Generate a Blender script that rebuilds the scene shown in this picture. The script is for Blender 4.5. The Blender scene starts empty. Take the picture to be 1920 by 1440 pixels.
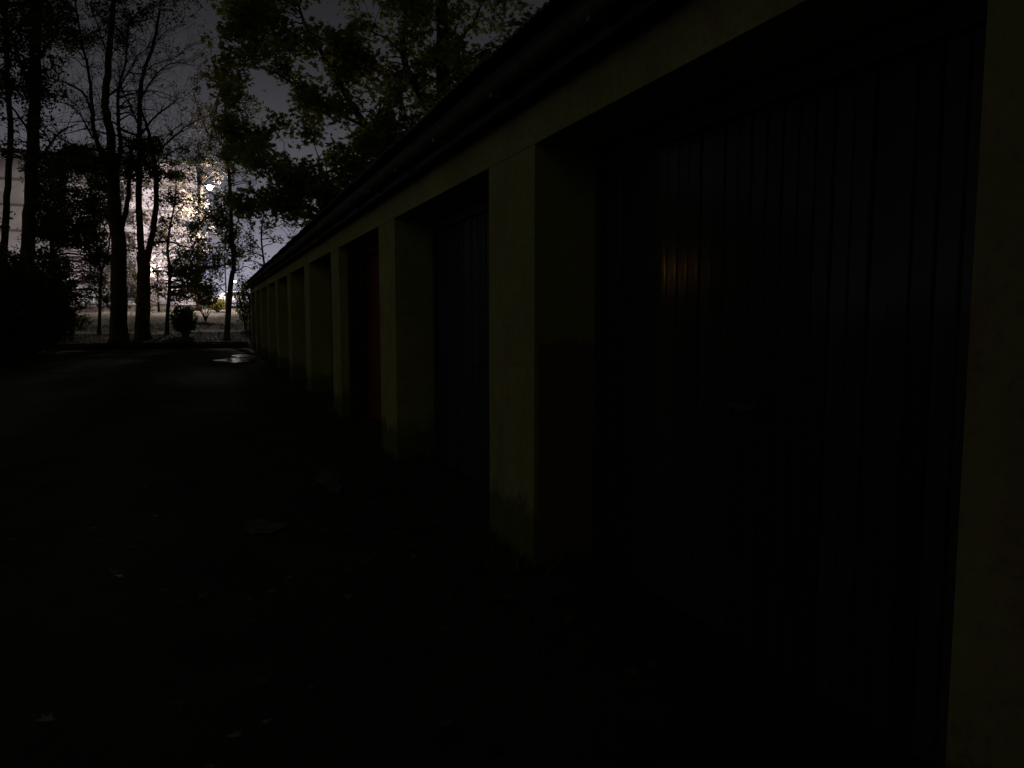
import bpy, bmesh, math, random
import numpy as np
from mathutils import Vector, Matrix
R = math.radians
random.seed(7); rng = np.random.default_rng(7)
S = bpy.context.scene
COL = S.collection

# ------------------------------------------------------------ camera, world, light, exposure
YAW, PIT, EYE, FPX = 21.96, 5.22, 1.40, 1400.0
cam = bpy.data.cameras.new('camera'); camo = bpy.data.objects.new('camera', cam); COL.objects.link(camo)
camo.location = (0, 0, EYE); camo.rotation_euler = (R(90 - PIT), 0, R(-YAW))
cam.sensor_width = 36; cam.lens = 36 * FPX / 1920; cam.clip_end = 2000
S.camera = camo
S.view_settings.view_transform = 'Standard'; S.view_settings.look = 'None'
S.view_settings.exposure = 0; S.view_settings.gamma = 1

SKY_GLOW, SKY_FLOOR = 0.62, 0.0100
W = bpy.data.worlds.new('World'); S.world = W; W.use_nodes = True
nt = W.node_tree; nt.nodes.clear()
def N(t, **k):
    n = nt.nodes.new(t)
    for a, v in k.items(): setattr(n, a, v)
    return n
def math_(op, a, b=None):
    n = N('ShaderNodeMath', operation=op)
    for i, v in enumerate((a, b)):
        if v is None: continue
        if isinstance(v, (int, float)): n.inputs[i].default_value = v
        else: nt.links.new(v, n.inputs[i])
    return n.outputs[0]
tc = N('ShaderNodeTexCoord'); sp = N('ShaderNodeSeparateXYZ'); nt.links.new(tc.outputs['Generated'], sp.inputs[0])
el = math_('MAXIMUM', sp.outputs['Z'], 0.0)
fall = math_('EXPONENT', math_('MULTIPLY', el, -10.5))                 # light pollution: brightest low down
az = math_('ADD', math_('MULTIPLY', sp.outputs['Y'], 0.45), 0.55)      # the town lies ahead
az = math_('POWER', az, 3.5)
glow = math_('MULTIPLY', math_('MULTIPLY', fall, az), SKY_GLOW)
nz = N('ShaderNodeTexNoise'); nz.inputs['Scale'].default_value = 2.2; nz.inputs['Detail'].default_value = 4
nt.links.new(tc.outputs['Generated'], nz.inputs['Vector'])
cl = math_('ADD', math_('MULTIPLY', nz.outputs['Fac'], 0.7), 0.65)
tot = math_('MULTIPLY', math_('ADD', glow, SKY_FLOOR), cl)
rgb = N('ShaderNodeMix', data_type='RGBA'); rgb.inputs[6].default_value = (1.0, 0.97, 1.0, 1); rgb.inputs[7].default_value = (0.95, 0.92, 1.20, 1)
nt.links.new(math_('POWER', fall, 0.3), rgb.inputs[0])
bg = N('ShaderNodeBackground'); nt.links.new(rgb.outputs[2], bg.inputs['Color']); nt.links.new(tot, bg.inputs['Strength'])
sky = N('ShaderNodeTexSky', sky_type='NISHITA'); sky.sun_disc = False
sky.sun_elevation = R(-5); sky.sun_rotation = R(200)
bg2 = N('ShaderNodeBackground'); bg2.inputs['Strength'].default_value = 0.05; nt.links.new(sky.outputs[0], bg2.inputs['Color'])
ad = N('ShaderNodeAddShader'); nt.links.new(bg.outputs[0], ad.inputs[0]); nt.links.new(bg2.outputs[0], ad.inputs[1])
ow = N('ShaderNodeOutputWorld'); nt.links.new(ad.outputs[0], ow.inputs['Surface'])

skyglow_fill = bpy.data.lights.new('skyglow_fill', 'SUN'); skyglow_fill.energy = 0.037; skyglow_fill.angle = R(40); skyglow_fill.color = (0.95, 1.0, 0.55)  # added fill imitating skyglow, aimed to brighten pillars and jambs
mo = bpy.data.objects.new('skyglow_fill', skyglow_fill); COL.objects.link(mo)
mo.rotation_euler = Vector((0.72, 0.60, -0.38)).to_track_quat('-Z', 'Y').to_euler()

# ------------------------------------------------------------ helpers
_F = Vector((math.sin(R(YAW)) * math.cos(R(PIT)), math.cos(R(YAW)) * math.cos(R(PIT)), -math.sin(R(PIT))))
_Rt = Vector((math.cos(R(YAW)), -math.sin(R(YAW)), 0)); _U = _Rt.cross(_F)
def P(px, py, Y):
    """a point of the place: where the sight line through a photo pixel reaches the depth Y"""
    d = _F + _Rt * ((px - 960) / FPX) + _U * ((720 - py) / FPX)
    return Vector((0, 0, EYE)) + d * (Y / d.y)

def tag(o, label=None, cat=None, group=None, kind=None):
    if label: o['label'] = label
    if cat: o['category'] = cat
    if group: o['group'] = group
    if kind: o['kind'] = kind
    return o
def empty(name, loc=(0, 0, 0), rz=0):
    o = bpy.data.objects.new(name, None); o.location = loc; o.rotation_euler = (0, 0, rz); COL.objects.link(o); o.empty_display_size = .2
    return o
def link(name, me, m=None, parent=None):
    if m is not None and not me.materials: me.materials.append(m)
    o = bpy.data.objects.new(name, me); COL.objects.link(o)
    if parent: o.parent = parent
    return o
class MB:
    def __init__(s): s.bm = bmesh.new()
    def box(s, x0, x1, y0, y1, z0, z1, bev=0):
        vs = [s.bm.verts.new(p) for p in ((x0,y0,z0),(x1,y0,z0),(x1,y1,z0),(x0,y1,z0),(x0,y0,z1),(x1,y0,z1),(x1,y1,z1),(x0,y1,z1))]
        fs = [s.bm.faces.new([vs[i] for i in f]) for f in ((0,3,2,1),(4,5,6,7),(0,1,5,4),(1,2,6,5),(2,3,7,6),(3,0,4,7))]
        if bev:
            es = list({e for f in fs for e in f.edges})
            bmesh.ops.bevel(s.bm, geom=es, offset=bev, segments=2, affect='EDGES', profile=.6)
        return s
    def prism(s, pts, axis, a, b):
        """extrude the polygon pts (two coordinates) along axis 'x' or 'y' from a to b"""
        f3 = (lambda p, t: (t, p[0], p[1])) if axis == 'x' else ((lambda p, t: (p[0], t, p[1])) if axis == 'y' else (lambda p, t: (p[0], p[1], t)))
        A = [s.bm.verts.new(f3(p, a)) for p in pts]; B = [s.bm.verts.new(f3(p, b)) for p in pts]
        s.bm.faces.new(A); s.bm.faces.new(B[::-1])
        for i in range(len(pts)): j = (i + 1) % len(pts); s.bm.faces.new((A[j], A[i], B[i], B[j]))
        return s
    def tube(s, pts, rad, n=8):
        pts = [Vector(p) for p in pts]
        if not isinstance(rad, (list, tuple)): rad = [rad] * len(pts)
        rings = []
        for i, p in enumerate(pts):
            d = (pts[min(i+1, len(pts)-1)] - pts[max(i-1, 0)]).normalized()
            u = d.orthogonal().normalized() if i == 0 else (u - d * u.dot(d)).normalized()
            v = d.cross(u)
            rings.append([s.bm.verts.new(p + (u * math.cos(2*math.pi*k/n) + v * math.sin(2*math.pi*k/n)) * rad[i]) for k in range(n)])
        for a, b in zip(rings, rings[1:]):
            for k in range(n): s.bm.faces.new((a[k], a[(k+1) % n], b[(k+1) % n], b[k]))
        s.bm.faces.new(rings[0][::-1]); s.bm.faces.new(rings[-1])
        return s
    def mesh(s, name, m, smooth=False):
        bmesh.ops.recalc_face_normals(s.bm, faces=s.bm.faces)
        me = bpy.data.meshes.new(name); s.bm.to_mesh(me); s.bm.free()
        if smooth: me.polygons.foreach_set('use_smooth', [True] * len(me.polygons))
        me.materials.append(m)
        return me
    def build(s, name, m, parent=None, smooth=False): return link(name, s.mesh(name, m, smooth), None, parent)

def mat(name, base, rough=.8, var=None, scale=3, detail=6, bump=0, bscale=40, spec=.4, metallic=0, emit=None, estr=0, obj_rand=0, stretch=(1,1,1), contrast=(.35,.65)):
    m = bpy.data.materials.new(name); m.use_nodes = True; t = m.node_tree; b = t.nodes['Principled BSDF']
    b.inputs['Roughness'].default_value = rough; b.inputs['Specular IOR Level'].default_value = spec; b.inputs['Metallic'].default_value = metallic
    b.inputs['Base Color'].default_value = (*base, 1)
    c = t.nodes.new('ShaderNodeTexCoord'); mp = t.nodes.new('ShaderNodeMapping'); mp.inputs['Scale'].default_value = stretch
    t.links.new(c.outputs['Object'], mp.inputs[0])
    if var:
        n = t.nodes.new('ShaderNodeTexNoise'); n.inputs['Scale'].default_value = scale; n.inputs['Detail'].default_value = detail; n.inputs['Roughness'].default_value = .65
        t.links.new(mp.outputs[0], n.inputs['Vector'])
        r = t.nodes.new('ShaderNodeValToRGB'); r.color_ramp.elements[0].position = contrast[0]; r.color_ramp.elements[1].position = contrast[1]
        r.color_ramp.elements[0].color = (*var, 1); r.color_ramp.elements[1].color = (*base, 1)
        t.links.new(n.outputs['Fac'], r.inputs[0]); out = r.outputs[0]
        if obj_rand:
            oi = t.nodes.new('ShaderNodeObjectInfo'); h = t.nodes.new('ShaderNodeHueSaturation')
            mr = t.nodes.new('ShaderNodeMapRange'); mr.inputs['To Min'].default_value = 1 - obj_rand; mr.inputs['To Max'].default_value = 1 + obj_rand
            t.links.new(oi.outputs['Random'], mr.inputs['Value']); t.links.new(mr.outputs[0], h.inputs['Value']); t.links.new(out, h.inputs['Color']); out = h.outputs[0]
        t.links.new(out, b.inputs['Base Color'])
    if bump:
        n2 = t.nodes.new('ShaderNodeTexNoise'); n2.inputs['Scale'].default_value = bscale; n2.inputs['Detail'].default_value = 5
        t.links.new(mp.outputs[0], n2.inputs['Vector'])
        bp = t.nodes.new('ShaderNodeBump'); bp.inputs['Strength'].default_value = bump; bp.inputs['Distance'].default_value = .02
        t.links.new(n2.outputs['Fac'], bp.inputs['Height']); t.links.new(bp.outputs[0], b.inputs['Normal'])
    if emit:
        b.inputs['Emission Color'].default_value = (*emit, 1); b.inputs['Emission Strength'].default_value = estr
    return m
def leaf_mat(name, cols, trans=.35):
    m = bpy.data.materials.new(name); m.use_nodes = True; t = m.node_tree; b = t.nodes['Principled BSDF']; o = t.nodes['Material Output']
    at = t.nodes.new('ShaderNodeAttribute'); at.attribute_name = 'shade'
    r = t.nodes.new('ShaderNodeValToRGB'); e = r.color_ramp.elements
    e[0].position = 0; e[0].color = (*cols[0], 1); e[1].position = 1; e[1].color = (*cols[-1], 1)
    for i, c in enumerate(cols[1:-1]): x = e.new((i + 1) / (len(cols) - 1)); x.color = (*c, 1)
    t.links.new(at.outputs['Fac'], r.inputs[0]); t.links.new(r.outputs[0], b.inputs['Base Color'])
    b.inputs['Roughness'].default_value = .6; b.inputs['Specular IOR Level'].default_value = .2
    tr = t.nodes.new('ShaderNodeBsdfTranslucent'); t.links.new(r.outputs[0], tr.inputs['Color'])
    mx = t.nodes.new('ShaderNodeMixShader'); mx.inputs[0].default_value = trans
    t.links.new(b.outputs[0], mx.inputs[1]); t.links.new(tr.outputs[0], mx.inputs[2]); t.links.new(mx.outputs[0], o.inputs['Surface'])
    return m

# flat painted masonry with damp and faded patches
def paint_mat(name, low_dark=False):
    m = bpy.data.materials.new(name); m.use_nodes = True; t = m.node_tree; b = t.nodes['Principled BSDF']
    b.inputs['Roughness'].default_value = .85; b.inputs['Specular IOR Level'].default_value = .25
    c = t.nodes.new('ShaderNodeTexCoord')
    def noise(s, d=6, stretch=None):
        n = t.nodes.new('ShaderNodeTexNoise'); n.inputs['Scale'].default_value = s; n.inputs['Detail'].default_value = d; n.inputs['Roughness'].default_value = .7
        if stretch:
            mp = t.nodes.new('ShaderNodeMapping'); mp.inputs['Scale'].default_value = stretch; t.links.new(c.outputs['Object'], mp.inputs[0]); t.links.new(mp.outputs[0], n.inputs['Vector'])
        else: t.links.new(c.outputs['Object'], n.inputs['Vector'])
        return n.outputs['Fac']
    def ramp(f, p0, p1, c0, c1):
        r = t.nodes.new('ShaderNodeValToRGB'); r.color_ramp.elements[0].position = p0; r.color_ramp.elements[1].position = p1
        r.color_ramp.elements[0].color = (*c0, 1); r.color_ramp.elements[1].color = (*c1, 1); t.links.new(f, r.inputs[0]); return r.outputs[0]
    def mix(f, a, bb, bt='MIX'):
        x = t.nodes.new('ShaderNodeMix'); x.data_type = 'RGBA'; x.blend_type = bt
        for s_, v in ((0, f), (6, a), (7, bb)):
            if isinstance(v, (int, float)): x.inputs[s_].default_value = v
            elif isinstance(v, tuple): x.inputs[s_].default_value = (*v, 1)
            else: t.links.new(v, x.inputs[s_])
        return x.outputs[2]
    base = ramp(noise(1.7), .38, .66, (.29, .275, .09), (.40, .39, .155))
    f = ramp(noise(2.3, 3, (1, 1, .45)), .55, .72, (0, 0, 0), (1, 1, 1))
    base = mix(f, base, (.31, .20, .10))
    f = ramp(noise(3.1, 8, (1, 1, .25)), .56, .78, (0, 0, 0), (.6, .6, .6))
    base = mix(f, base, (.17, .20, .075))
    f = ramp(noise(28, 5), .30, .5, (.72, .72, .72), (1, 1, 1))
    base = mix(1.0, base, f, 'MULTIPLY')
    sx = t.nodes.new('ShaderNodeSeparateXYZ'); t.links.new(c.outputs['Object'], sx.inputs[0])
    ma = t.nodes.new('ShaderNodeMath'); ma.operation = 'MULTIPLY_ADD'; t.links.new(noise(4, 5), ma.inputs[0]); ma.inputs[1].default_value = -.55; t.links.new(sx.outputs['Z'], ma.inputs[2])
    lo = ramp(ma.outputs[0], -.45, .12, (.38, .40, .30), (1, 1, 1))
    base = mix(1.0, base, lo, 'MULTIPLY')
    if low_dark:       # the jamb's lower part is a darker red-brown
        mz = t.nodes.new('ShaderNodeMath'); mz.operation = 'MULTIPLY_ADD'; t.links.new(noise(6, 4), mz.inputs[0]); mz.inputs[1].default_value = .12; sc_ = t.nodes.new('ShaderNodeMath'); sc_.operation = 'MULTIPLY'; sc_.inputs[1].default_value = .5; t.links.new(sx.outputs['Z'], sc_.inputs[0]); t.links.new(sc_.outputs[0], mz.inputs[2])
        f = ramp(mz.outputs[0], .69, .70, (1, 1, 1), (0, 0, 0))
        # only on the return face, starting a hand's width behind the arris
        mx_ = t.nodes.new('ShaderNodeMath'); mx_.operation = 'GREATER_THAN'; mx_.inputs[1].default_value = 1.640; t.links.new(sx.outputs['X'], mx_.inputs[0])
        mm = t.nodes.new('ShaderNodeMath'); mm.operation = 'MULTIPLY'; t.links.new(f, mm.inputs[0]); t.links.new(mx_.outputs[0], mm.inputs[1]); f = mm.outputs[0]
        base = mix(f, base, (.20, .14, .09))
    t.links.new(base, b.inputs['Base Color'])
    bp = t.nodes.new('ShaderNodeBump'); bp.inputs['Strength'].default_value = .5; bp.inputs['Distance'].default_value = .012
    t.links.new(noise(60, 6), bp.inputs['Height']); t.links.new(bp.outputs[0], b.inputs['Normal'])
    return m

M = {}
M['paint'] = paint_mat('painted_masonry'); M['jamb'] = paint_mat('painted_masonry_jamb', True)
M['asphalt'] = mat('worn_asphalt', (.060, .066, .046), .95, (.030, .035, .024), 1.3, 8, .6, 60, .06)
M['grass'] = mat('grass_bank', (.20, .165, .145), .95, (.075, .08, .06), .6, 8, .8, 8, .1)
M['path'] = mat('path_slabs', (.30, .25, .235), .85, (.15, .13, .12), 2, 6, .3, 30)
M['brick'] = mat('old_brick', (.10, .06, .045), .9, (.05, .035, .03), 6, 6, .4, 50, obj_rand=.35)
M['fascia'] = mat('fascia_board', (.035, .033, .028), .7, (.018, .018, .015), 4, 6, .3, 30)
M['sheet'] = mat('cement_sheet', (.13, .13, .11), .9, (.06, .065, .05), 2, 8, .5, 30)
M['gutter'] = mat('black_plastic', (.030, .030, .030), .35, (.05, .05, .045), 5, 5, 0, 30, .5)
M['gutter_grey'] = mat('grey_gutter', (.13, .13, .09), .9, (.06, .065, .045), 5, 5, .3, 30, .05)
M['bark'] = mat('bark', (.085, .068, .05), .95, (.035, .028, .022), 5, 8, .9, 14, .15, stretch=(1, 1, .3))
M['birch'] = mat('pale_bark', (.22, .17, .12), .9, (.10, .075, .05), 6, 8, .6, 20, .15, stretch=(1, 1, .5))
M['render'] = mat('pale_render', (.72, .67, .68), .9, (.52, .47, .48), .8, 8, .3, 40, .2)
M['render_tan'] = mat('tan_render', (.55, .42, .30), .9, (.40, .30, .22), .8, 8, .3, 40, .2)
M['band'] = mat('concrete_band', (.30, .27, .26), .9, (.20, .18, .17), 2, 6)
M['wframe'] = mat('white_frame', (.55, .55, .55), .5)
M['pane'] = mat('dark_pane', (.035, .037, .04), .3, spec=.3)
M['steel'] = mat('galvanised_steel', (.45, .46, .46), .5, (.35, .36, .36), 8, 4, metallic=.6)
M['dark_steel'] = mat('dark_painted_steel', (.022, .022, .022), .8, (.012, .012, .012), 8, 4, spec=.1)
M['lit'] = mat('lit_lens', (.9, .9, .85), .4, emit=(1, .93, .84), estr=60)
M['lit_small'] = mat('lit_lens_small', (.9, .9, .85), .4, emit=(.85, .92, 1), estr=26)
M['curtain'] = mat('lit_curtain', (.6, .4, .2), .9, (.5, .3, .12), 3, 4, emit=(1, .44, .07), estr=7.0)
M['carpaint'] = mat('silver_paint', (.62, .62, .64), .3, (.56, .56, .58), 3, 3, spec=.5)
M['rubber'] = mat('rubber', (.02, .02, .02), .8)
M['puddle'] = mat('puddle_water', (.012, .012, .010), .16, spec=.35)
M['puddle_shine'] = mat('painted_puddle_shine', (.17, .16, .15), .9, (.05, .05, .045), 9, 6, spec=.05)  # sky reflection of the near puddles painted as a pale matte colour
M['rust'] = mat('rusted_iron', (.12, .08, .05), .6, (.05, .035, .025), 14, 6, metallic=.4)
M['handle'] = mat('chrome_handle', (.6, .6, .58), .3, metallic=.9)
doorcol = {'grey': ((.055, .058, .050), (.03, .033, .028)), 'red': ((.27, .060, .040), (.15, .040, .030)), 'green': ((.045, .07, .05), (.028, .045, .03)), 'brown': ((.09, .06, .035), (.05, .035, .022)), 'blue': ((.05, .06, .085), (.03, .036, .05))}
for k, (a, b_) in doorcol.items(): M['door_' + k] = mat('door_paint_' + k, a, .13 if k == 'grey' else .5, b_, 3, 6, .10, 9, .05, obj_rand=.25, stretch=(1, 1, .15))
M['leaf_maple'] = leaf_mat('maple_leaves', [(.14, .27, .05), (.20, .33, .06), (.28, .32, .07), (.36, .26, .09), (.42, .40, .10)], .6)
M['leaf_dark'] = leaf_mat('dark_leaves', [(.03, .065, .02), (.05, .085, .025), (.08, .095, .03), (.10, .07, .03)])
M['leaf_olive'] = leaf_mat('olive_leaves', [(.10, .20, .04), (.16, .23, .05), (.25, .25, .06), (.28, .18, .06)], .6)
M['leaf_pale'] = leaf_mat('autumn_leaves', [(.10, .09, .05), (.20, .16, .10), (.34, .28, .22), (.45, .36, .30)])
M['leaf_rust'] = leaf_mat('russet_leaves', [(.10, .045, .015), (.16, .07, .02), (.20, .11, .03)])
M['leaf_yellow'] = leaf_mat('yellow_leaves', [(.20, .17, .03), (.30, .26, .06), (.16, .17, .04)])
M['leaf_box'] = leaf_mat('box_leaves', [(.06, .15, .03), (.09, .20, .04), (.12, .15, .04)], .5)
M['litter'] = leaf_mat('fallen_leaves', [(.06, .03, .015), (.10, .06, .025), (.13, .10, .04), (.05, .045, .02)], .05)
M['blade'] = leaf_mat('grass_blades', [(.05, .08, .02), (.09, .11, .03), (.14, .13, .06)], .2)

MAPLE = np.array([(0,-.5),(.16,-.22),(.5,-.30),(.30,.02),(.52,.26),(.20,.20),(0,.62),(-.20,.20),(-.52,.26),(-.30,.02),(-.5,-.30),(-.16,-.22)])
OVAL = np.array([(0,-.5),(.26,-.15),(.22,.22),(0,.55),(-.22,.22),(-.26,-.15)])
BLADE = np.array([(-.06,0),(.06,0),(.03,.6),(0,1.0)])
def leaf_mesh(name, pos, size, shape, m, flat=.5, upright=False):
    n, k = len(pos), len(shape)
    pos = np.asarray(pos, float); size = np.asarray(size, float)
    nrm = rng.normal(size=(n, 3)); nrm[:, 2] += flat * np.sign(nrm[:, 2]) * 1.5
    if upright: nrm[:, 2] *= .15
    nrm /= np.linalg.norm(nrm, axis=1)[:, None]
    a = rng.normal(size=(n, 3))
    if upright: a = np.column_stack([rng.normal(size=n) * .4, rng.normal(size=n) * .4, np.ones(n)])
    u = np.cross(nrm, a); u /= np.linalg.norm(u, axis=1)[:, None]; v = np.cross(u, nrm)
    if upright: v = np.where(v[:, 2:3] < 0, -v, v)
    bend = (shape[:, 0] ** 2 * .5)
    co = pos[:, None] + size[:, None, None] * (shape[None, :, 0:1] * u[:, None] + shape[None, :, 1:2] * v[:, None] - bend[None, :, None] * nrm[:, None])
    me = bpy.data.meshes.new(name); me.vertices.add(n * k); me.loops.add(n * k); me.polygons.add(n)
    me.vertices.foreach_set('co', co.reshape(-1)); me.loops.foreach_set('vertex_index', np.arange(n * k, dtype=np.int32))
    me.polygons.foreach_set('loop_start', np.arange(0, n * k, k, dtype=np.int32))
    at = me.attributes.new('shade', 'FLOAT', 'FACE'); at.data.foreach_set('value', rng.random(n).astype(np.float32))
    me.materials.append(m); me.update(calc_edges=True); me.validate()
    return me

def smooth_poly(pts, n=4, jit=0):
    out = []
    for i in range(len(pts) - 1):
        p0, p1, p2, p3 = pts[max(i-1, 0)], pts[i], pts[i+1], pts[min(i+2, len(pts)-1)]
        for k in range(n):
            t = k / n
            q = .5 * ((2*p1) + (p2-p0)*t + (2*p0-5*p1+4*p2-p3)*t*t + (3*p1-p0-3*p2+p3)*t**3)
            if jit and (i or k): q = q + Vector([random.gauss(0, jit) for _ in range(3)])
            out.append(q)
    out.append(pts[-1]); return out

def tree(name, label, Y, limbs, clumps, leaf=.12, shape=OVAL, lm='leaf_dark', bark='bark', group=None, cat='tree', twigs=3, base_z=None, depth=1.2, dens=1.0, flat=.4, fine=0):
    """limbs: photo polylines [(px,py[,dY])...], r0, r1; the first limb is the stem.  clumps: (px,py,radius m,count[,dY])"""
    b0 = limbs[0][0][0]; base = P(b0[0], b0[1], Y)
    if base_z is not None: base.z = base_z
    root = empty(name, base); tag(root, label, cat, group)
    mb = MB(); skel = []
    for li, (pl, r0, r1) in enumerate(limbs):
        pts = [P(q[0], q[1], Y + (q[2] if len(q) > 2 else 0)) - base for q in pl]
        if li == 0: pts[0].z = -.15 if base_z is None else -.15
        pts = smooth_poly(pts, 4, .008 * (li > 0) + r1 * .12)
        rr = [r0 + (r1 - r0) * i / (len(pts) - 1) for i in range(len(pts))]
        if li == 0: rr[0] *= 1.5; rr[1] *= 1.15
        if fine:       # fine twigs thrown out along the upper limbs
            for i in range(1, len(pts)):
                if pts[i].z < 7.0 and rr[i] > .05: continue
                for _ in range(fine):
                    if random.random() < .35: continue
                    d = (pts[i] - pts[i-1]).normalized() * .5 + Vector([random.gauss(0, .8), random.gauss(0, .8), random.uniform(-.1, .9)]); L_ = random.uniform(.5, 1.5)
                    d = d.normalized() * L_; e = pts[i] + d + Vector((0, 0, .12 * L_)); q = smooth_poly([pts[i], pts[i] + d*.5, e], 3, .03 * L_); r_ = min(rr[i] * .5, .016)
                    mb.tube(q, [r_ + (.004 - r_) * j / (len(q)-1) for j in range(len(q))], 4)
                    for _k in range(3):
                        j = random.randrange(2, len(q)); d2 = (d.normalized() + Vector([random.gauss(0, .6) for _ in range(3)])).normalized() * L_ * random.uniform(.25, .5)
                        mb.tube([q[j], q[j] + d2*.5 + Vector((0,0,.02)), q[j] + d2], [.006, .005, .003], 4)
        mb.tube(pts, rr, 9 if r0 > .1 else 6); skel += [(p, r) for p, r in zip(pts, rr)]
    top = [s for s in skel if s[0].z > 1.2] or skel
    pos, size = [], []
    for c in clumps:
        px, py, rad, cnt = c[:4]; dY = c[4] if len(c) > 4 else random.uniform(-depth, depth)
        ctr = P(px, py, Y + dY) - base
        s0, sr = min(top, key=lambda s: (s[0] - ctr).length + .4 * max(0, s[0].z - ctr.z))
        mid = (s0 + ctr) / 2 + Vector((0, 0, (s0 - ctr).length * .08)) + Vector([random.gauss(0, .06) for _ in range(3)])
        L = (ctr - s0).length
        if L > .05:
            q = smooth_poly([s0, mid, ctr], 4, .02 * L)
            r_ = min(sr * .6, .012 + .018 * L); mb.tube(q, [r_ + (.007 - r_) * i / (len(q)-1) for i in range(len(q))], 5)
        for k in range(twigs):
            d = Vector([random.gauss(0, 1) for _ in range(3)]).normalized() * rad * random.uniform(.5, 1.1); d.z *= .6
            mb.tube(smooth_poly([ctr, ctr + d*.5 + Vector((0, 0, .05*rad)), ctr + d], 2, .02*rad), [.008, .007, .006, .005, .004], 4)
        n = max(3, int(cnt * dens))
        d = rng.normal(size=(n, 3)); d /= np.linalg.norm(d, axis=1)[:, None]
        d *= (rng.random(n) ** .5)[:, None] * rad; d[:, 2] *= .62
        nsub = max(2, n // 14); sub = d[:nsub]
        d = sub[rng.integers(0, nsub, n)] + rng.normal(size=(n, 3)) * leaf * .9
        pos.append(d + np.array(ctr)); size.append(leaf * (.6 + .7 * rng.random(n)))
    mb.build('trunk', M[bark], root, True)
    if pos:
        me = leaf_mesh('crown', np.concatenate(pos), np.concatenate(size), shape, M[lm], flat)
        tag(link('crown', me, None, root), kind='stuff')
    return root
def scatter(x0, x1, y0, y1, n, rad, cnt, gaps=(), thin=1.0):
    out = []; tries = 0
    while len(out) < n and tries < n * 30:
        tries += 1
        x, y = random.uniform(x0, x1), random.uniform(y0, y1)
        if any(((x - g[0]) / g[2]) ** 2 + ((y - g[1]) / g[3]) ** 2 < 1 for g in gaps): continue
        out.append((x, y, rad * random.uniform(.6, 1.25), int(cnt * random.uniform(.6, 1.3))))
    return out

# ------------------------------------------------------------ ground
def ground_z(x, y):
    if y < 35.2: return 0.0
    t = (y - 35.2)
    return min(2.4, .062 * t) + .05 * math.sin(x * .7 + y * .31) * min(1, t / 4) + .04 * math.sin(x * 1.9 - y * .8) * min(1, t / 4)
def sheet(name, xs, ys, zf, m, lab=None):
    vs = [(x, y, zf(x, y)) for y in ys for x in xs]; nx = len(xs)
    fs = [(j*nx+i, j*nx+i+1, (j+1)*nx+i+1, (j+1)*nx+i) for j in range(len(ys)-1) for i in range(nx-1)]
    me = bpy.data.meshes.new(name); me.from_pydata(vs, [], fs); o = link(name, me, m); me.polygons.foreach_set('use_smooth', [True]*len(fs)); return tag(o, lab, kind='structure')
ys = [-60] + list(np.arange(-20, 35.3, 2.5)) + list(np.arange(35.2, 80, .8)) + [90, 120, 200, 500, 900]
xs = [-600, -200, -80] + list(np.arange(-50, 30.1, 1.25)) + [60, 200, 600]
sheet('ground', xs, ys, lambda x, y: ground_z(x, y) - .03, M['grass'])
sheet('yard', list(np.arange(-7, 1.9, .8)) + [2.02], list(np.arange(-8, 34.3, 1.3)), lambda x, y: .004 + .006 * math.sin(x*1.3) * math.sin(y*.8), M['asphalt'])
sheet('path', list(np.arange(-30, 16, 1)), [43.0, 43.8, 44.6], lambda x, y: ground_z(x, y) + .01, M['path'])
def blob_sheet(name, cx, cy, rx, ry, z, m, seed):
    rd = random.Random(seed); n = 40; ph = [rd.uniform(0, 6.3) for _ in range(4)]
    vs = [(cx, cy, z)] + [(cx + rx * (1 + .22*math.sin(3*a+ph[0]) + .13*math.sin(5*a+ph[1]) + .07*math.sin(9*a+ph[2])) * math.cos(a), cy + ry * (1 + .22*math.sin(2*a+ph[1]) + .12*math.sin(7*a+ph[3])) * math.sin(a), z) for a in (2*math.pi*i/n for i in range(n))]
    me = bpy.data.meshes.new(name); me.from_pydata(vs, [], [(0, i+1, (i+1) % n + 1) for i in range(n)]); return tag(link(name, me, m), kind='structure')
def GP(px, py):   # point on the yard under a pixel
    p = P(px, py, 10); c = Vector((0, 0, EYE)); d = p - c; return c + d * (-EYE / d.z)
for i, (px, py, rx, ry) in enumerate(((440, 676, .50, 1.1), (452, 668, .3, .8), (618, 905, .10, .42), (492, 992, .13, .17))):
    g = GP(px, py); blob_sheet('puddle', g.x, g.y, rx, ry, .016 + .001 * i, M['puddle' if i < 2 else 'puddle_shine'], i)

# low brick wall closing the yard: single bricks on the visible face
wl = empty('low_brick_wall', (-7, 34.4, 0)); tag(wl, 'low dark brick wall closing the far end of the yard before the lit bank', 'wall')
MB().box(0, 8.55, .03, .215, 0, .215).build('wall_core', M['fascia'], wl)
bme = MB().box(0, .215, 0, .1, 0, .065, .004).mesh('brick', M['brick'])
for r_ in range(3):
    for i in range(37):
        x = i * .228 + (.114 if r_ % 2 else 0)
        o = link('brick', bme, None, wl); o.location = (x + random.uniform(-.003, .003), random.uniform(-.004, .004), .004 + r_ * .073)
for i in range(37):
    o = link('coping_brick', bme, None, wl); o.location = (i * .228 + .1, -.012 + random.uniform(-.004, .004), .226); o.scale = (1, 2.35, 1); o.rotation_euler[2] = random.uniform(-.01, .01)

# ------------------------------------------------------------ garages
X0, XD, XB = 1.614, 1.994, 6.6
HO, HW = 2.30, 2.505
K0, PIT_, PW = .45, 3.235, .70
yA, yZ = K0 - PIT_ - .25, 33.5
g = empty('garage_block', (0, 0, 0)); tag(g, 'long low row of lock-up garages with pale painted pillars and recessed boarded doors', 'garages')
ks = range(-1, 11)
for k in ks:
    y0 = K0 + PIT_ * k; w = PW if k else PW + .05
    w = min(w, yZ - y0)
    MB().box(X0, X0 + .62, y0, y0 + w, -.05, HO - .002, .003).build('pillar', M['jamb' if k == 1 else 'paint'], g)
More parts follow.
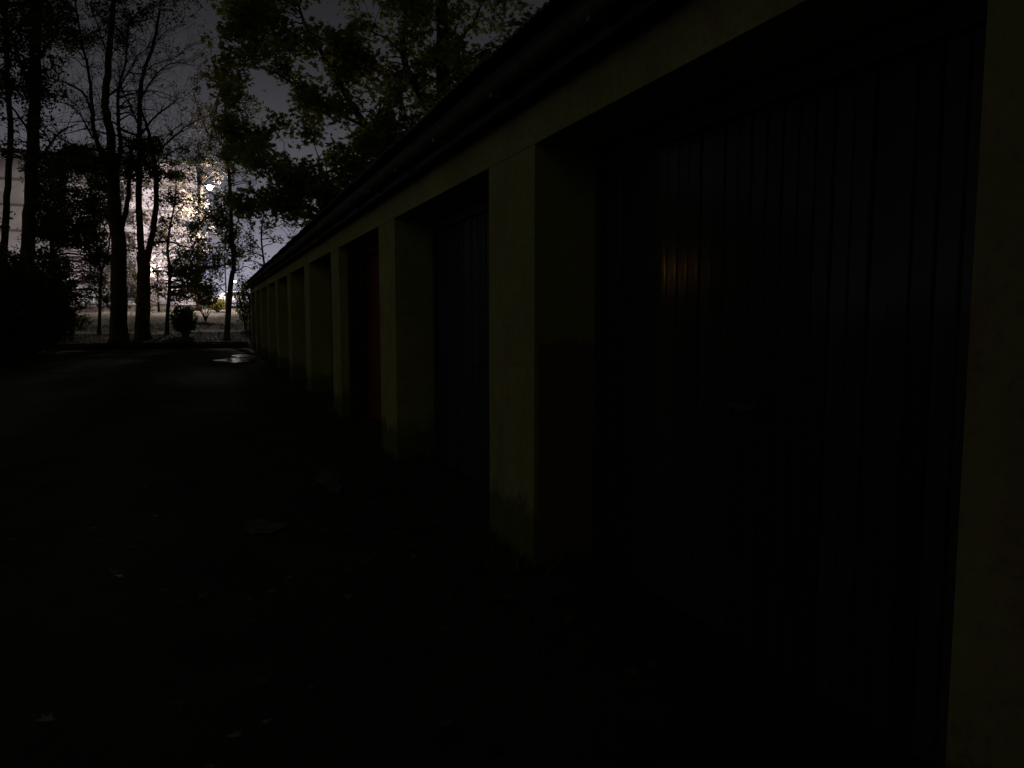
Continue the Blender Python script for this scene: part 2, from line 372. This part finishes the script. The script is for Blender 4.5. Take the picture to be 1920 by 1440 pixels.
# jamb of bay three: dark panel over the inner two thirds
MB().box(X0 + .11, XD, K0 + 3*PIT_ - .030, K0 + 3*PIT_ - .002, .02, HO - .06, .003).build('dark_jamb_panel', M['fascia'], g)
MB().box(X0, XB, yA, yZ, HO, HW + .22, .002).build('lintel', M['paint'], g)
MB().box(XB - .2, XB, yA, yZ - .25, 0, HO - .004).build('rear_wall', M['paint'], g)
MB().box(X0 + .625, XB, yZ - .24, yZ, 0, HO - .004).build('end_wall', M['paint'], g)
for k in range(-1, 10):      # cross walls
    y0 = K0 + PIT_ * k; MB().box(X0 + .625, XB - .205, y0 + .25, y0 + .45, 0, HO - .004).build('party_wall', M['paint'], g)
MB().box(X0 + .04, XB - .21, yA + .05, yZ - .25, -.04, .012).build('floor_slab', M['asphalt'], g)
XF = 1.50
y = yA - .1
while y < yZ + .15:          # fascia in board lengths
    y1 = min(y + 3.6, yZ + .18); dz = random.uniform(-.004, .004)
    MB().box(XF, XF + .022, y + .002, y1 - .002, HW + .0 + dz, HW + .235 + dz, .002).build('fascia_board', M['fascia'], g); y = y1
MB().box(XF + .024, X0 - .003, yA - .08, yZ + .15, HW + .03, HW + .045).build('soffit_board', M['fascia'], g)
# half round gutter with brackets
def gutter(y0, y1, zc):
    mb = MB(); pr = [(XF - .055 + .05 * math.cos(a), zc + .05 * math.sin(a)) for a in [math.pi + math.pi * i / 8 for i in range(9)]]
    pr += [(XF - .055 + .045 * math.cos(a), zc + .045 * math.sin(a)) for a in [2*math.pi - math.pi * i / 8 for i in range(9)]]
    return mb.prism(pr, 'y', y0, y1)
gutter(yA - .1, yZ + .2, HW + .10).build('gutter', M['gutter_grey'], g)
y = yA + .3
brm = MB().box(-.11, 0, -.015, .015, -.02, 0).mesh('gutter_bracket', M['gutter'])
while y < yZ:
    o = link('gutter_bracket', brm, None, g); o.location = (XF, y, HW + .046); y += 1.08
# corrugated sheets, shared mesh
def roof_sheet():
    n = 15; vs = []; w = 1.0
    for i in range(n * 4 + 1):
        yy = w * 1.06 * i / (n * 4); zz = .009 * math.cos(2 * math.pi * i / 4 * 1.0 * (n / 15)); vs.append((yy, zz))
    verts, faces = [], []
    for x, z in ((0, 0), (2.75, .62)):
        for yy, zz in vs: verts.append((x, yy, z + zz))
    for x, z in ((0, -.009), (2.75, .611)):
        for yy, zz in vs: verts.append((x, yy, z + zz))
    m_ = len(vs)
    for i in range(m_ - 1):
        faces += [(i, i+1, m_+i+1, m_+i), (2*m_+i+1, 2*m_+i, 3*m_+i, 3*m_+i+1), (i+1, i, 2*m_+i, 2*m_+i+1), (m_+i, m_+i+1, 3*m_+i+1, 3*m_+i)]
    me = bpy.data.meshes.new('roof_sheet'); me.from_pydata(verts, [], faces); me.materials.append(M['sheet']); return me
rsm = roof_sheet(); y = yA - .12; i = 0
while y < yZ + .1:
    a = link('roof_sheet', rsm, None, g); a.location = (XF - .085, y, HW + .262 + (i % 2) * .010)
    b_ = link('roof_sheet', rsm, None, g); b_.location = (XB + .1, y + 1.06, HW + .262 + (i % 2) * .010); b_.rotation_euler[2] = math.pi
    y += 1.0; i += 1
MB().prism([(X0 + .01, HW + .222), (4.15, HW + .80), (XB - .01, HW + .222)], 'y', yZ - .22, yZ - .01).build('gable', M['paint'], g)
MB().tube([(4.13, yA - .1, HW + .88), (4.13, yZ + .1, HW + .88)], .07, 8).build('ridge_cap', M['sheet'], g)
# downpipe with swan neck at the far corner
yp = yZ - .05
MB().tube(smooth_poly([Vector(p) for p in ((XF - .055, yp, HW + .06), (XF - .055, yp, HW - .05), (XF + .0, yp, HW - .22), (X0 - .045, yp, HW - .38), (X0 - .045, yp, HW - .6))], 3), .034, 10).build('swan_neck', M['gutter'], g, True)
dp = MB().tube([(X0 - .045, yp, HW - .58), (X0 - .045, yp, .12), (X0 - .10, yp, .06)], .034, 10).build('downpipe', M['gutter'], g, True)
for z in (.5, 1.2, 1.85):
    MB().tube([(X0 - .045, yp, z), (X0 - .045, yp, z + .04)], .042, 10).build('pipe_clip', M['steel'], dp)
# doors
plank_cache = {}
def plank(m, w, h):
    key = (m.name, round(w, 3), round(h, 2))
    if key not in plank_cache:
        mb = MB(); t_ = .022; c_ = .006   # V-jointed board, front faces -X
        mb.prism([(0, c_), (c_, 0), (w - c_, 0), (w, c_), (w, t_), (0, t_)], 'z', 0, h)
        me = mb.mesh('plank', m)
        for v in me.vertices: v.co = (v.co.y, v.co.x, v.co.z)
        me.flip_normals()
        plank_cache[key] = me
    return plank_cache[key]
cols = ['grey', 'blue', 'red', 'green', 'brown', 'green', 'grey', 'red', 'brown', 'green']
labels = {2: 'dull red boarded door'}
for k in range(0, 10):
    ya, yb = K0 + PIT_ * k + (PW if k else PW + .05) + .005, K0 + PIT_ * (k + 1) - .005
    cm = M['door_' + cols[k]]
    if k > 9: break
    d = empty('garage_door', (XD, ya, 0)); d.parent = g
    if k == 2: d['label'] = labels[2]
    Wd = yb - ya; fw = .07
    fr = MB().box(-.02, .06, 0, fw, 0, HO - .01, .003).box(-.02, .06, Wd - fw, Wd, 0, HO - .01, .003).box(-.019, .06, fw + .001, Wd - fw - .001, HO - .10, HO - .01, .003)
    fr.build('door_frame', M['fascia'] if k % 2 else cm, d)
    MB().box(.045, .055, fw, Wd - fw, .03, HO - .10).build('door_back', M['fascia'], d)
    n = int((Wd - 2 * fw) / .0815); pw = (Wd - 2 * fw - .006) / n; tall = HO - .14
    if k < 8:
        me = plank(cm, pw - .003, tall)
        for i in range(n):
            o = link('plank', me, None, d); o.location = (.012 + random.uniform(-.0015, .0015), fw + .003 + i * pw, .03); o.rotation_euler = (0, R(random.gauss(0, .15)), R(random.gauss(0, .55)))
    else:
        mb = MB()
        for i in range(n): mb.box(.012, .034, fw + .003 + i*pw, fw + i*pw + pw, .03, .03 + tall)
        mb.build('plank_panel', cm, d)
    MB().box(-.012, .010, Wd*.5 - .10, Wd*.5 + .10, 1.02, 1.045, .004).box(-.03, -.012, Wd*.5 - .09, Wd*.5 + .09, 1.025, 1.04, .004).build('handle', M['handle'] if k == 2 else M['rust'], d)
    for z in (.35, 1.75) if k > 1 else ():
        MB().box(.0, .012, fw + .03, fw + .52, z, z + .05, .002).build('strap_hinge', M['rust'], d)
        MB().box(.0, .012, Wd - fw - .52, Wd - fw - .03, z, z + .05, .002).build('strap_hinge', M['rust'], d)

# ------------------------------------------------------------ buildings behind the trees
def flats():
    YF = 76.0; a = P(378, 572, YF); tl = P(300, 306, YF); z0 = 2.2; z1 = tl.z; Xr = a.x; Xl = P(-130, 400, YF).x
    r = empty('block_of_flats', (Xr, YF, z0)); tag(r, 'pale rendered block of flats floodlit behind the trees', 'flats')
    H = z1 - z0; Wd = Xr - Xl; nf = 6; fh = H / nf
    MB().box(-Wd, 0, 0, 10, 0, H).build('wall', M['render'], r)
    MB().box(-Wd - .3, .3, -.3, 10.3, H + .002, H + .35, .02).build('roof', M['band'], r)
    for f in range(1, nf):
        MB().box(-Wd, -.003, -.10, -.002, f*fh - .12, f*fh + .10, .01).build('floor_band', M['band'], r)
    fm = MB().box(-.72, .72, -.05, .03, 0, .07).box(-.72, .72, -.05, .03, 1.25, 1.32).box(-.72, -.65, -.05, .03, .07, 1.25).box(.65, .72, -.05, .03, .07, 1.25).box(-.03, .03, -.04, .03, .07, 1.25).mesh('window', M['wframe'])
    pm = MB().box(-.65, .65, -.018, .0, .07, 1.25).mesh('pane', M['pane'])
    sm = MB().box(-.8, .8, -.16, -.003, -.08, -.004, .01).mesh('sill', M['band'])
    x = -6.0
    while x > -Wd + 1.5:
        for f in range(nf):
            w_ = link('window', fm, None, r); w_.location = (x, -.005, f*fh + fh*.36)
            link('pane', pm, None, w_); link('sill', sm, None, w_)
        x -= 5.2
    return r
flats()
def house():
    # brick house off to the left, one curtained window lit; only its glow in the doors is seen
    px, py = -17.8, 35.3; r = empty('house', (px - .4, py + .6, 0), R(-57)); tag(r, 'dark gabled house beside the yard with one warm curtained window', 'house')
    M['hw'] = mat('brown_brick_house', (.12, .07, .05), .9, (.07, .04, .03), 4, 6)
    MB().box(-6, 6, 0, 8, -.05, 5.4).build('wall', M['hw'], r)
    MB().prism([(-6.4, 5.4), (0, 8.6), (6.4, 5.4)], 'y', -.4, 8.4).build('roof', M['fascia'], r)
    return r
hs = house()
# the facade faces the garages: local -Y towards +X
hs.rotation_euler[2] = R(75)
def addwin(x, z, w, h, lit):
    f = MB().box(x - w/2 - .06, x + w/2 + .06, -.08, -.002, z - h/2 - .06, z - h/2).box(x - w/2 - .06, x + w/2 + .06, -.08, -.002, z + h/2, z + h/2 + .06).box(x - w/2 - .06, x - w/2, -.08, -.002, z - h/2, z + h/2).box(x + w/2, x + w/2 + .06, -.08, -.002, z - h/2, z + h/2).box(x - .03, x + .03, -.075, -.03, z - h/2, z + h/2)
    f = f.build('window', M['wframe'], hs); MB().box(x - w/2 + .002, x + w/2 - .002, -.028, -.004, z - h/2 + .002, z + h/2 - .002).build('curtain' if lit else 'pane', M['curtain'] if lit else M['pane'], f)
addwin(0.0, 3.75, 2.1, 1.0, True); addwin(-3.6, 4.05, 1.5, 1.3, False); addwin(3.6, 4.05, 1.5, 1.3, False); addwin(-3.6, 1.4, 1.5, 1.3, False); addwin(3.0, 1.4, 1.8, 1.3, False)
MB().box(-.5, .5, -.06, -.002, 0, 2.05, .01).build('door', M['fascia'], hs)

# ------------------------------------------------------------ lamps
def street_lamp(px, py, Y, label, power, col, lm, head=1.0, arm=-1, cone=150, aim=(0, 0, -1), spill=0):
    h = P(px, py, Y); zb = ground_z(h.x, h.y) if Y < 500 else 0
    bx = h.x - arm * .9
    r = empty('street_lamp', (bx, h.y, zb)); tag(r, label, 'street lamp', 'street lamps beyond the yard')
    H = h.z - zb
    MB().tube([(0, 0, -.1), (0, 0, .9), (0, 0, .95), (0, 0, H - .35)], [.09, .085, .06, .045], 10).build('pole', M['dark_steel'], r, True)
    MB().tube(smooth_poly([Vector((0, 0, H - .36)), Vector((arm * .12, 0, H - .02)), Vector((arm * .55, 0, H + .10)), Vector((arm * .75, 0, H + .11))], 4), .03, 8).build('arm', M['dark_steel'], r, True)
    s = head
    hd = MB().box(arm*.9 - .30*s, arm*.9 + .30*s, -.13*s, .13*s, .05, .16, .04); o = hd.build('lamp_head', M['dark_steel'], r); o.location.z = H + .0
    le = MB(); bmesh.ops.create_uvsphere(le.bm, u_segments=16, v_segments=10, radius=.16*s); l = le.build('lens', M[lm], r, True); l.location = (arm*.9, -.02, H - .04)
    if spill:
        L = bpy.data.lights.new('lamp_spill', 'POINT'); L.energy = spill; L.color = col; L.shadow_soft_size = .21 * s
        lo = bpy.data.objects.new('lamp_spill', L); COL.objects.link(lo); lo.parent = r; lo.location = (arm*.9, 0, H - .04 - .44)
    if power:
        L = bpy.data.lights.new('lamp_light', 'SPOT'); L.energy = power; L.color = col; L.shadow_soft_size = .18; L.spot_size = R(cone); L.spot_blend = .9
        lo = bpy.data.objects.new('lamp_light', L); COL.objects.link(lo); lo.parent = r; lo.location = (arm*.9, 0, H - .32); lo.rotation_euler = Vector(aim).to_track_quat('-Z', 'Y').to_euler()
    return r
street_lamp(393, 350, 62, 'tall bright white street lamp shining through the leaves above the bank', 9000, (1, .90, .86), 'lit', 1.3, cone=150, aim=(-.22, .62, -.75), spill=2100)
street_lamp(441, 527, 112, 'small distant lit street lamp on a thin pole beside the garage downpipe', 1500, (.85, .92, 1), 'lit_small', 1.0)
# unseen floodlight added behind the twin stems to brighten the flats
street_lamp(270, 503, 64, 'unseen floodlight added low behind the fork of the twin dark stems to light the flats', 13500, (1, .87, .90), 'lit_small', .7, cone=74, aim=(.34, 1, .38))

# ------------------------------------------------------------ parked cars on the road behind
def car(px, Y, rz, label):
    p = P(px, 575, Y); z = ground_z(p.x, Y); r = empty('parked_car', (p.x, Y, z), rz); tag(r, label, 'car', 'cars parked behind the trees')
    prof = [(-2.1,.35),(-2.12,.75),(-1.95,.95),(-1.45,1.02),(-.95,1.42),(.55,1.46),(1.25,1.05),(1.95,.88),(2.12,.62),(2.08,.32)]
    b = MB().prism(prof, 'y', -.84, .84); bmesh.ops.bevel(b.bm, geom=[e for e in b.bm.edges], offset=.05, segments=2, affect='EDGES')
    b.build('body', M['carpaint'], r, True)
    for s in (-1, 1):
        MB().prism([(-1.3,1.04),(-.9,1.36),(.48,1.40),(1.05,1.06)], 'y', s*.846, s*.852).build('side_window', M['pane'], r)
        for x in (-1.3, 1.3):
            w = MB().tube([(x, s*.66, .32), (x, s*.87, .32)], .32, 20).build('wheel', M['rubber'], r, True); MB().tube([(x, s*.86, .32), (x, s*.882, .32)], .2, 14).build('rim', M['steel'], w, True)
    q = MB().prism([(.62,1.42),(1.22,1.07),(1.25,1.09),(.65,1.45)], 'y', -.7, .7).build('windscreen', M['pane'], r)
    for s in (-1, 1): MB().box(2.06, 2.13, s*.62 - .16, s*.62 + .16, .62, .78, .02).build('headlight', M['wframe'], r)
    return r
car(443, 70, R(12), 'pale parked car half hidden by leaves beside the garage end')
car(118, 66, R(8), 'silver parked car on the road behind the left trees')

# ------------------------------------------------------------ trees
def tz(px, Y): q = P(px, 620, Y); return ground_z(q.x, Y)
# maple behind the garages
gaps = [(500,165,42,34),(570,120,26,34),(610,10,24,30),(700,80,34,26),(740,110,40,20),(640,190,26,18),(560,290,55,16),(385,30,45,90),(830,-20,16,120),(905,60,30,30),(690,150,20,12),(470,130,28,18),(520,255,30,14),(610,235,30,12)]
cl = scatter(400, 1010, -60, 130, 92, .75, 62, gaps) + scatter(430, 900, 100, 300, 78, .62, 62, gaps) + scatter(450, 720, 280, 395, 44, .55, 60, gaps) + scatter(520, 640, 330, 400, 14, .5, 70)
tree('maple_tree', 'broad autumn maple leaning its leafy limbs out over the garage roof', 28,
     [([(838,520),(836,300),(832,150),(830,60),(826,-60),(824,-160)], .36, .16),
      ([(835,260),(790,180),(760,120),(757,60),(782,0),(800,-80)], .17, .06),
      ([(836,330),(740,300),(690,240),(655,190),(625,130),(600,95),(575,55),(560,10)], .17, .04),
      ([(832,140),(860,80),(890,40),(905,0)], .08, .03),
      ([(838,160),(870,120),(905,100)], .06, .02),
      ([(690,240),(610,200),(560,165),(520,138),(480,125)], .07, .02),
      ([(740,300),(660,310),(590,330),(540,345)], .08, .02),
      ([(560,165),(535,130),(520,120)], .035, .015),
      ([(757,110),(735,80),(700,60)], .05, .02)],
     cl, .20, MAPLE, 'leaf_maple', twigs=3, base_z=0, depth=2.2, dens=2.1)
# low thin leaf sprays between maple and roof end
cl = scatter(440, 560, 385, 475, 34, .40, 24, [(520,470,30,14),(560,410,25,10)]) + scatter(440, 500, 440, 500, 14, .35, 20)
tree('young_maple_tree', 'thin yellow-green young tree with sparse sprays just over the far roof end', 42,
     [([(500,620),(498,520),(490,450),(495,400),(505,360)], .07, .02), ([(492,470),(465,440),(450,420)], .03, .01), ([(495,430),(530,420),(550,400)], .03, .01)],
     cl, .13, MAPLE, 'leaf_yellow', twigs=3, base_z=.3, depth=1.0)
# slender pale-stemmed tree, column of leaves right of the lamp
cl = scatter(400, 450, 365, 505, 60, .50, 74, [(425,480,5,8)]) + scatter(396, 480, 170, 345, 60, .55, 48, [(470,250,26,14),(395,330,26,26),(393,350,17,17),(460,300,20,10),(430,345,10,10)]) + scatter(365, 450, 350, 380, 10, .3, 20, [(393,350,19,19)]) + scatter(335, 412, 465, 550, 44, .45, 74) + scatter(350,400,395,460,9,.4,55)
tree('slender_tree', 'slender pale-stemmed tree standing alone just left of the garage end', 39,
     [([(425,646),(428,590),(433,530),(438,495),(434,430),(432,370),(427,280),(422,200),(425,150)], .15, .04),
      ([(436,510),(452,504),(462,500),(478,507)], .035, .012), ([(434,430),(415,400),(405,380)], .04, .015), ([(431,560),(415,540),(400,527)], .03, .012), ([(438,495),(400,500),(365,515)], .04, .015), ([(427,290),(400,240),(392,200)], .04, .015)],
     cl, .13, OVAL, 'leaf_olive', 'birch', base_z=tz(425, 39), depth=.9)
# twin-stemmed dark tree with bare upper branches
cl = scatter(243, 300, 262, 322, 40, .42, 80) + scatter(246, 304, 322, 580, 54, .26, 28) + scatter(258, 285, 560, 640, 10, .28, 36) + scatter(100, 400, 60, 300, 34, .5, 8) + scatter(255, 300, 440, 540, 8, .3, 30) + scatter(292, 395, 262, 335, 40, .5, 44)
tree('twin_stemmed_tree', 'dark tree forking low into two stems with bare upper branches against the lit flats', 40,
     [([(268,646),(268,580),(268,505),(266,470)], .36, .26), ([(267,500),(263,440),(260,370),(262,300),(262,240),(262,190),(268,140),(285,90),(298,30),(305,-40),(308,-110)], .17, .03),
      ([(268,515),(281,460),(291,400),(293,340),(288,290),(276,240),(262,200)], .17, .05),
      ([(262,190),(285,150),(305,128),(330,118),(360,122)], .05, .012),
      ([(262,255),(290,220),(315,200),(330,188),(336,170)], .06, .012),
      ([(288,292),(320,262),(345,240),(370,225),(398,215)], .06, .015),
      ([(290,320),(315,290),(345,275),(375,270)], .045, .012),
      ([(290,455),(315,453),(345,462),(375,470)], .06, .015), ([(275,510),(300,508),(318,512)], .04, .02),
      ([(262,240),(245,200),(228,165),(222,120)], .05, .012), ([(268,140),(290,120),(330,108),(352,85)], .03, .01), ([(285,90),(310,60),(345,45)], .03, .01),
      ([(300,270),(335,235),(360,240),(390,250)], .025, .01)],
     cl, .12, OVAL, 'leaf_olive', base_z=tz(268, 40), depth=1.0, twigs=4, fine=3)
# big single trunk with many ascending limbs
cl = scatter(40, 250, -60, 90, 95, .7, 90) + scatter(100, 300, 272, 335, 70, .5, 80) + scatter(120, 350, 60, 280, 46, .55, 14) + scatter(230, 370, -60, 40, 26, .7, 60) + scatter(200, 246, 310, 580, 40, .26, 30) + scatter(205, 236, 560, 630, 6, .3, 40) + scatter(60, 210, -40, 90, 40, .6, 34) + scatter(205, 245, 290, 330, 6, .3, 40) + scatter(90, 250, 60, 290, 30, .5, 8) + scatter(205, 380, -40, 60, 24, .55, 14) + scatter(190, 245, 480, 560, 4, .3, 20)
tree('ascending_limb_tree', 'tallest dark trunk in the middle of the trees, splitting into several rising limbs', 38,
     [([(222,648),(222,560),(221,470),(214,380),(210,320)], .38, .25), ([(210,330),(206,250),(198,200),(203,120),(208,60),(213,0),(218,-90)], .20, .08),
      ([(212,340),(190,290),(176,240),(172,190),(165,130),(150,60),(140,-10)], .12, .03),
      ([(214,330),(226,280),(222,230),(222,170),(235,120),(238,50)], .11, .03),
      ([(226,440),(238,380),(244,330),(246,280)], .12, .07),
      ([(186,280),(160,278),(130,268),(100,250),(80,235)], .06, .015),
      ([(175,225),(160,180),(130,158),(105,150),(85,140)], .06, .015),
      ([(175,260),(150,215),(125,195),(100,190)], .045, .012),
      ([(204,180),(225,160),(245,128),(258,105),(275,90)], .045, .012),
      ([(206,110),(190,70),(175,20)], .05, .02)],
     cl, .12, OVAL, 'leaf_dark', base_z=tz(222, 38), depth=1.2, twigs=4, fine=3)
# left big trunk and companions
cl = scatter(-60, 110, -60, 170, 70, .75, 100) + scatter(50, 75, 100, 500, 26, .3, 34) + scatter(-20, 95, 150, 300, 26, .55, 40, [(35,250,10,60)]) + scatter(60, 110, 300, 420, 12, .4, 40)
tree('thick_leaning_tree', 'thick black trunk near the left edge of the photo, leaning slightly', 30,
     [([(52,668),(50,560),(52,470),(57,380),(60,300),(64,200),(66,100),(70,0),(74,-90)], .24, .14),
      ([(58,330),(80,290),(110,250),(140,235)], .06, .02), ([(64,200),(40,120),(20,60)], .08, .03), ([(66,120),(100,70),(130,30)], .07, .02), ([(62,260),(30,210),(0,180)], .05, .02)],
     cl, .13, OVAL, 'leaf_dark', base_z=0, depth=1.5, fine=1)
tree('slim_edge_tree', 'slim dark trunk right at the left edge beside the thick leaning trunk', 31,
     [([(2,668),(6,560),(8,470),(12,390),(17,310),(20,250),(14,150),(10,50),(8,-60)], .13, .07)],
     scatter(-60, 30, -40, 200, 26, .6, 46) + scatter(-50, 8, 380, 560, 12, .5, 70), .13, OVAL, 'leaf_dark', base_z=0)
cl = scatter(66, 208, 285, 450, 190, .6, 92, [(52,400,14,80)]) + scatter(66, 205, 425, 565, 110, .5, 80, [(135,480,20,14),(152,535,16,12),(112,540,14,10)])
tree('low_branching_tree', 'low branching dark green tree between the thick leaning trunk and the tallest trunk', 44,
     [([(105,640),(104,580),(100,520),(98,470),(93,420),(85,370)], .17, .06), ([(99,480),(125,440),(150,410),(165,380)], .07, .02), ([(95,430),(75,390),(70,350)], .06, .02), ([(93,400),(110,360),(120,320)], .05, .02)],
     cl, .14, OVAL, 'leaf_dark', base_z=tz(105, 44), depth=1.4)
cl = scatter(155, 215, 320, 500, 44, .45, 66, [(186,440,10,10)]) + scatter(170, 205, 460, 500, 6, .3, 20)
tree('forked_sapling', 'thin forked sapling just left of the tallest dark trunk', 43,
     [([(186,640),(187,580),(188,540),(190,512),(183,480),(180,440),(178,400)], .09, .03), ([(189,515),(197,488),(205,460),(207,420)], .06, .02)],
     cl, .12, OVAL, 'leaf_dark', base_z=tz(186, 43), depth=.9)
cl = scatter(296, 388, 325, 560, 150, .42, 50, [(330,345,18,12),(320,400,14,14),(350,400,18,10),(330,440,14,14),(305,490,14,14),(300,330,12,12)])
tree('leafy_sapling', 'thin crooked sapling in front of the brightest lit patch of the flats', 43,
     [([(313,640),(314,590),(318,540),(318,500),(314,470),(318,430),(325,395),(330,350),(328,310)], .11, .02), ([(318,500),(335,480),(350,470)], .03, .01), ([(318,430),(300,400),(296,370)], .03, .01), ([(322,410),(345,385),(360,380)], .03, .01), ([(316,470),(345,455),(365,458)], .03, .01)],
     cl, .13, OVAL, 'leaf_dark', base_z=tz(313, 43), depth=1.0)
# pale leafy tree right under and above the lamp
cl = scatter(360, 432, 130, 260, 26, .8, 60, [(450,200,20,90)]) + scatter(300, 430, 300, 420, 26, .9, 60, [(393,350,22,20)]) + scatter(215, 385, 320, 565, 90, 1.0, 75)
tree('lamplit_tree', 'pale autumn tree around the bright street lamp, its leaves lit from below', 64.5,
     [([(372,575),(372,500),(376,430),(380,340),(395,260),(408,190),(420,140)], .2, .05), ([(378,400),(350,350),(330,310)], .08, .02), ([(376,440),(345,440),(320,460)], .07, .02), ([(395,260),(375,215),(365,180)], .07, .02), ([(382,330),(410,310),(425,290)], .06, .02), ([(398,212),(410,178),(426,150)], .06, .03)],
     cl, .19, OVAL, 'leaf_pale', 'bark', base_z=tz(372, 64.5), depth=2.6)

# unseen tree added behind the camera to darken the nearest bay
vt = empty('added_shade_tree', (-5.2, -5.0, 0)); tag(vt, 'leafy tree added unseen behind the viewpoint to shade the nearest garage', 'tree')
MB().tube(smooth_poly([Vector((0, 0, -.1)), Vector((.1, .1, 1.5)), Vector((.5, .3, 3)), Vector((.9, .5, 5))], 4), [.2 - .01 * i for i in range(13)], 9).build('trunk', M['bark'], vt, True)
q = rng.normal(size=(16000, 3)); q /= np.linalg.norm(q, axis=1)[:, None]; q *= (rng.random(16000) ** .4)[:, None] * np.array([2.9, 2.9, 2.4])
tag(link('crown', leaf_mesh('crown', q + np.array([1.1, .5, 4.2]), .13 + .08 * rng.random(16000), OVAL, M['leaf_dark'], .4), None, vt), kind='stuff')

# shrubs
def shrub(name, label, px, Y, w, h, lm, n, leaf=.09, zoff=0, stem=True, boxy=False):
    p = P(px, 620, Y); z = ground_z(p.x, Y) if Y > 35 else 0
    r = empty(name, (p.x, Y, z)); tag(r, label, 'shrub')
    mb = MB()
    for k in range(6):
        a = random.uniform(0, 6.28); d = Vector((math.cos(a) * w * .3, math.sin(a) * w * .3, h * .7))
        mb.tube(smooth_poly([Vector((0, 0, -.05)), d * .5 + Vector((0, 0, .1)), d], 3), [.04 - .004*i for i in range(7)], 5)
    mb.build('stem', M['bark'], r, True)
    d = rng.normal(size=(n, 3)); d /= np.linalg.norm(d, axis=1)[:, None]
    d *= (rng.random(n) ** .38)[:, None]
    if boxy: d = np.sign(d) * np.abs(d) ** .95
    lump = 1 + .16 * np.sin(d[:, 0] * 7 + 1) * np.sin(d[:, 2] * 6) + .12 * np.sin(d[:, 1] * 9 + d[:, 0] * 4)
    d *= lump[:, None]
    pos = d * np.array([w / 2, w / 2, h / 2]) + np.array([0, 0, h / 2 + zoff + .03])
    tag(link('leaves', leaf_mesh('leaves', pos, leaf * (.6 + .8 * rng.random(n)), OVAL, M[lm], .1), None, r), kind='stuff')
    return r
shrub('clipped_shrub', 'rounded dark green clipped shrub on the bank between the sapling and the pale-stemmed tree', 345, 41.5, 1.25, 1.45, 'leaf_box', 7000, .08, boxy=True)
shrub('yellow_shrub', 'small yellowing shrub beyond the bank, left of the pale-stemmed tree', 408, 62, 1.6, 1.0, 'leaf_yellow', 1500, .13)
shrub('gable_shrub', 'yellow-green shrub tucked against the garage end beside the downpipe', 461, 45, 1.25, 3.1, 'leaf_olive', 2600, .11)
shrub('russet_shrub', 'russet brown shrub with dry leaves below the pale-stemmed tree branches', 386, 52, 1.6, 1.1, 'leaf_rust', 900, .15, zoff=.85)
shrub('dark_hedge_shrub', 'large black-green shrub at the foot of the thick leaning trunk', 38, 29, 3.0, 3.6, 'leaf_dark', 12000, .12)
shrub('dark_hedge_shrub', 'lower dark shrub spilling right from the large shrub by the yard wall', 88, 33, 2.1, 3.0, 'leaf_dark', 7000, .12)
shrub('dark_hedge_shrub', 'dark shrub cut by the left edge of the photo, nearest to the yard', 2, 25, 3.0, 3.2, 'leaf_dark', 8000, .12)
shrub('dark_hedge_shrub', 'broad dark shrub along the verge outside the left of the view', -260, 24, 4.5, 3.0, 'leaf_dark', 9000, .14)
shrub('low_bank_shrub', 'small dark shrub on the bank at the foot of the tallest trunk', 150, 46, 1.3, .8, 'leaf_dark', 700, .10)

# grass, litter
n = 9000; xx = rng.uniform(-12, 5, n); yy = rng.uniform(35.0, 50, n)
pos = np.column_stack([xx, yy, [ground_z(a, b) - .04 for a, b in zip(xx, yy)]])
tag(link('grass', leaf_mesh('grass', pos, .10 + .14 * rng.random(n), BLADE, M['blade'], upright=True)), 'rough short grass covering the lit bank beyond the yard wall', 'grass', kind='stuff')
pts = []
for k in range(0, 11):
    y0 = K0 + PIT_ * k
    for _ in range(170): pts.append((X0 - abs(random.gauss(0, .05)) - .005, y0 + random.uniform(-.05, PW + .05), 0))
    for _ in range(90): pts.append((random.uniform(X0, XD), y0 - abs(random.gauss(0, .04)) - .004, .01))
tag(link('weeds', leaf_mesh('weeds', pts, .04 + .11 * rng.random(len(pts)) ** 2, BLADE, M['blade'], upright=True)), 'ragged tufts of weeds growing along the feet of the garage pillars', 'weeds', kind='stuff')
n = 2200; xx = np.concatenate([rng.uniform(-6.5, 1.55, n // 2), 1.6 - np.abs(rng.normal(0, .5, n - n // 2))]); yy = rng.uniform(1.0, 34, n)
pos = np.column_stack([xx, yy, .018 + .01 * rng.random(n)])
tag(link('fallen_leaves', leaf_mesh('fallen_leaves', pos, .035 + .035 * rng.random(n), MAPLE, M['litter'], flat=4)), 'fallen leaves scattered over the dark yard', 'leaves', kind='stuff')
n = 2600; xx = rng.uniform(-16, 6, n); yy = rng.uniform(36, 62, n)
pos = np.column_stack([xx, yy, [ground_z(a, b) + .02 for a, b in zip(xx, yy)]])
tag(link('bank_leaves', leaf_mesh('bank_leaves', pos, .08 + .08 * rng.random(n), MAPLE, M['leaf_pale'], flat=3)), 'pale fallen leaves lying on the bank under the lamp', 'leaves', kind='stuff')
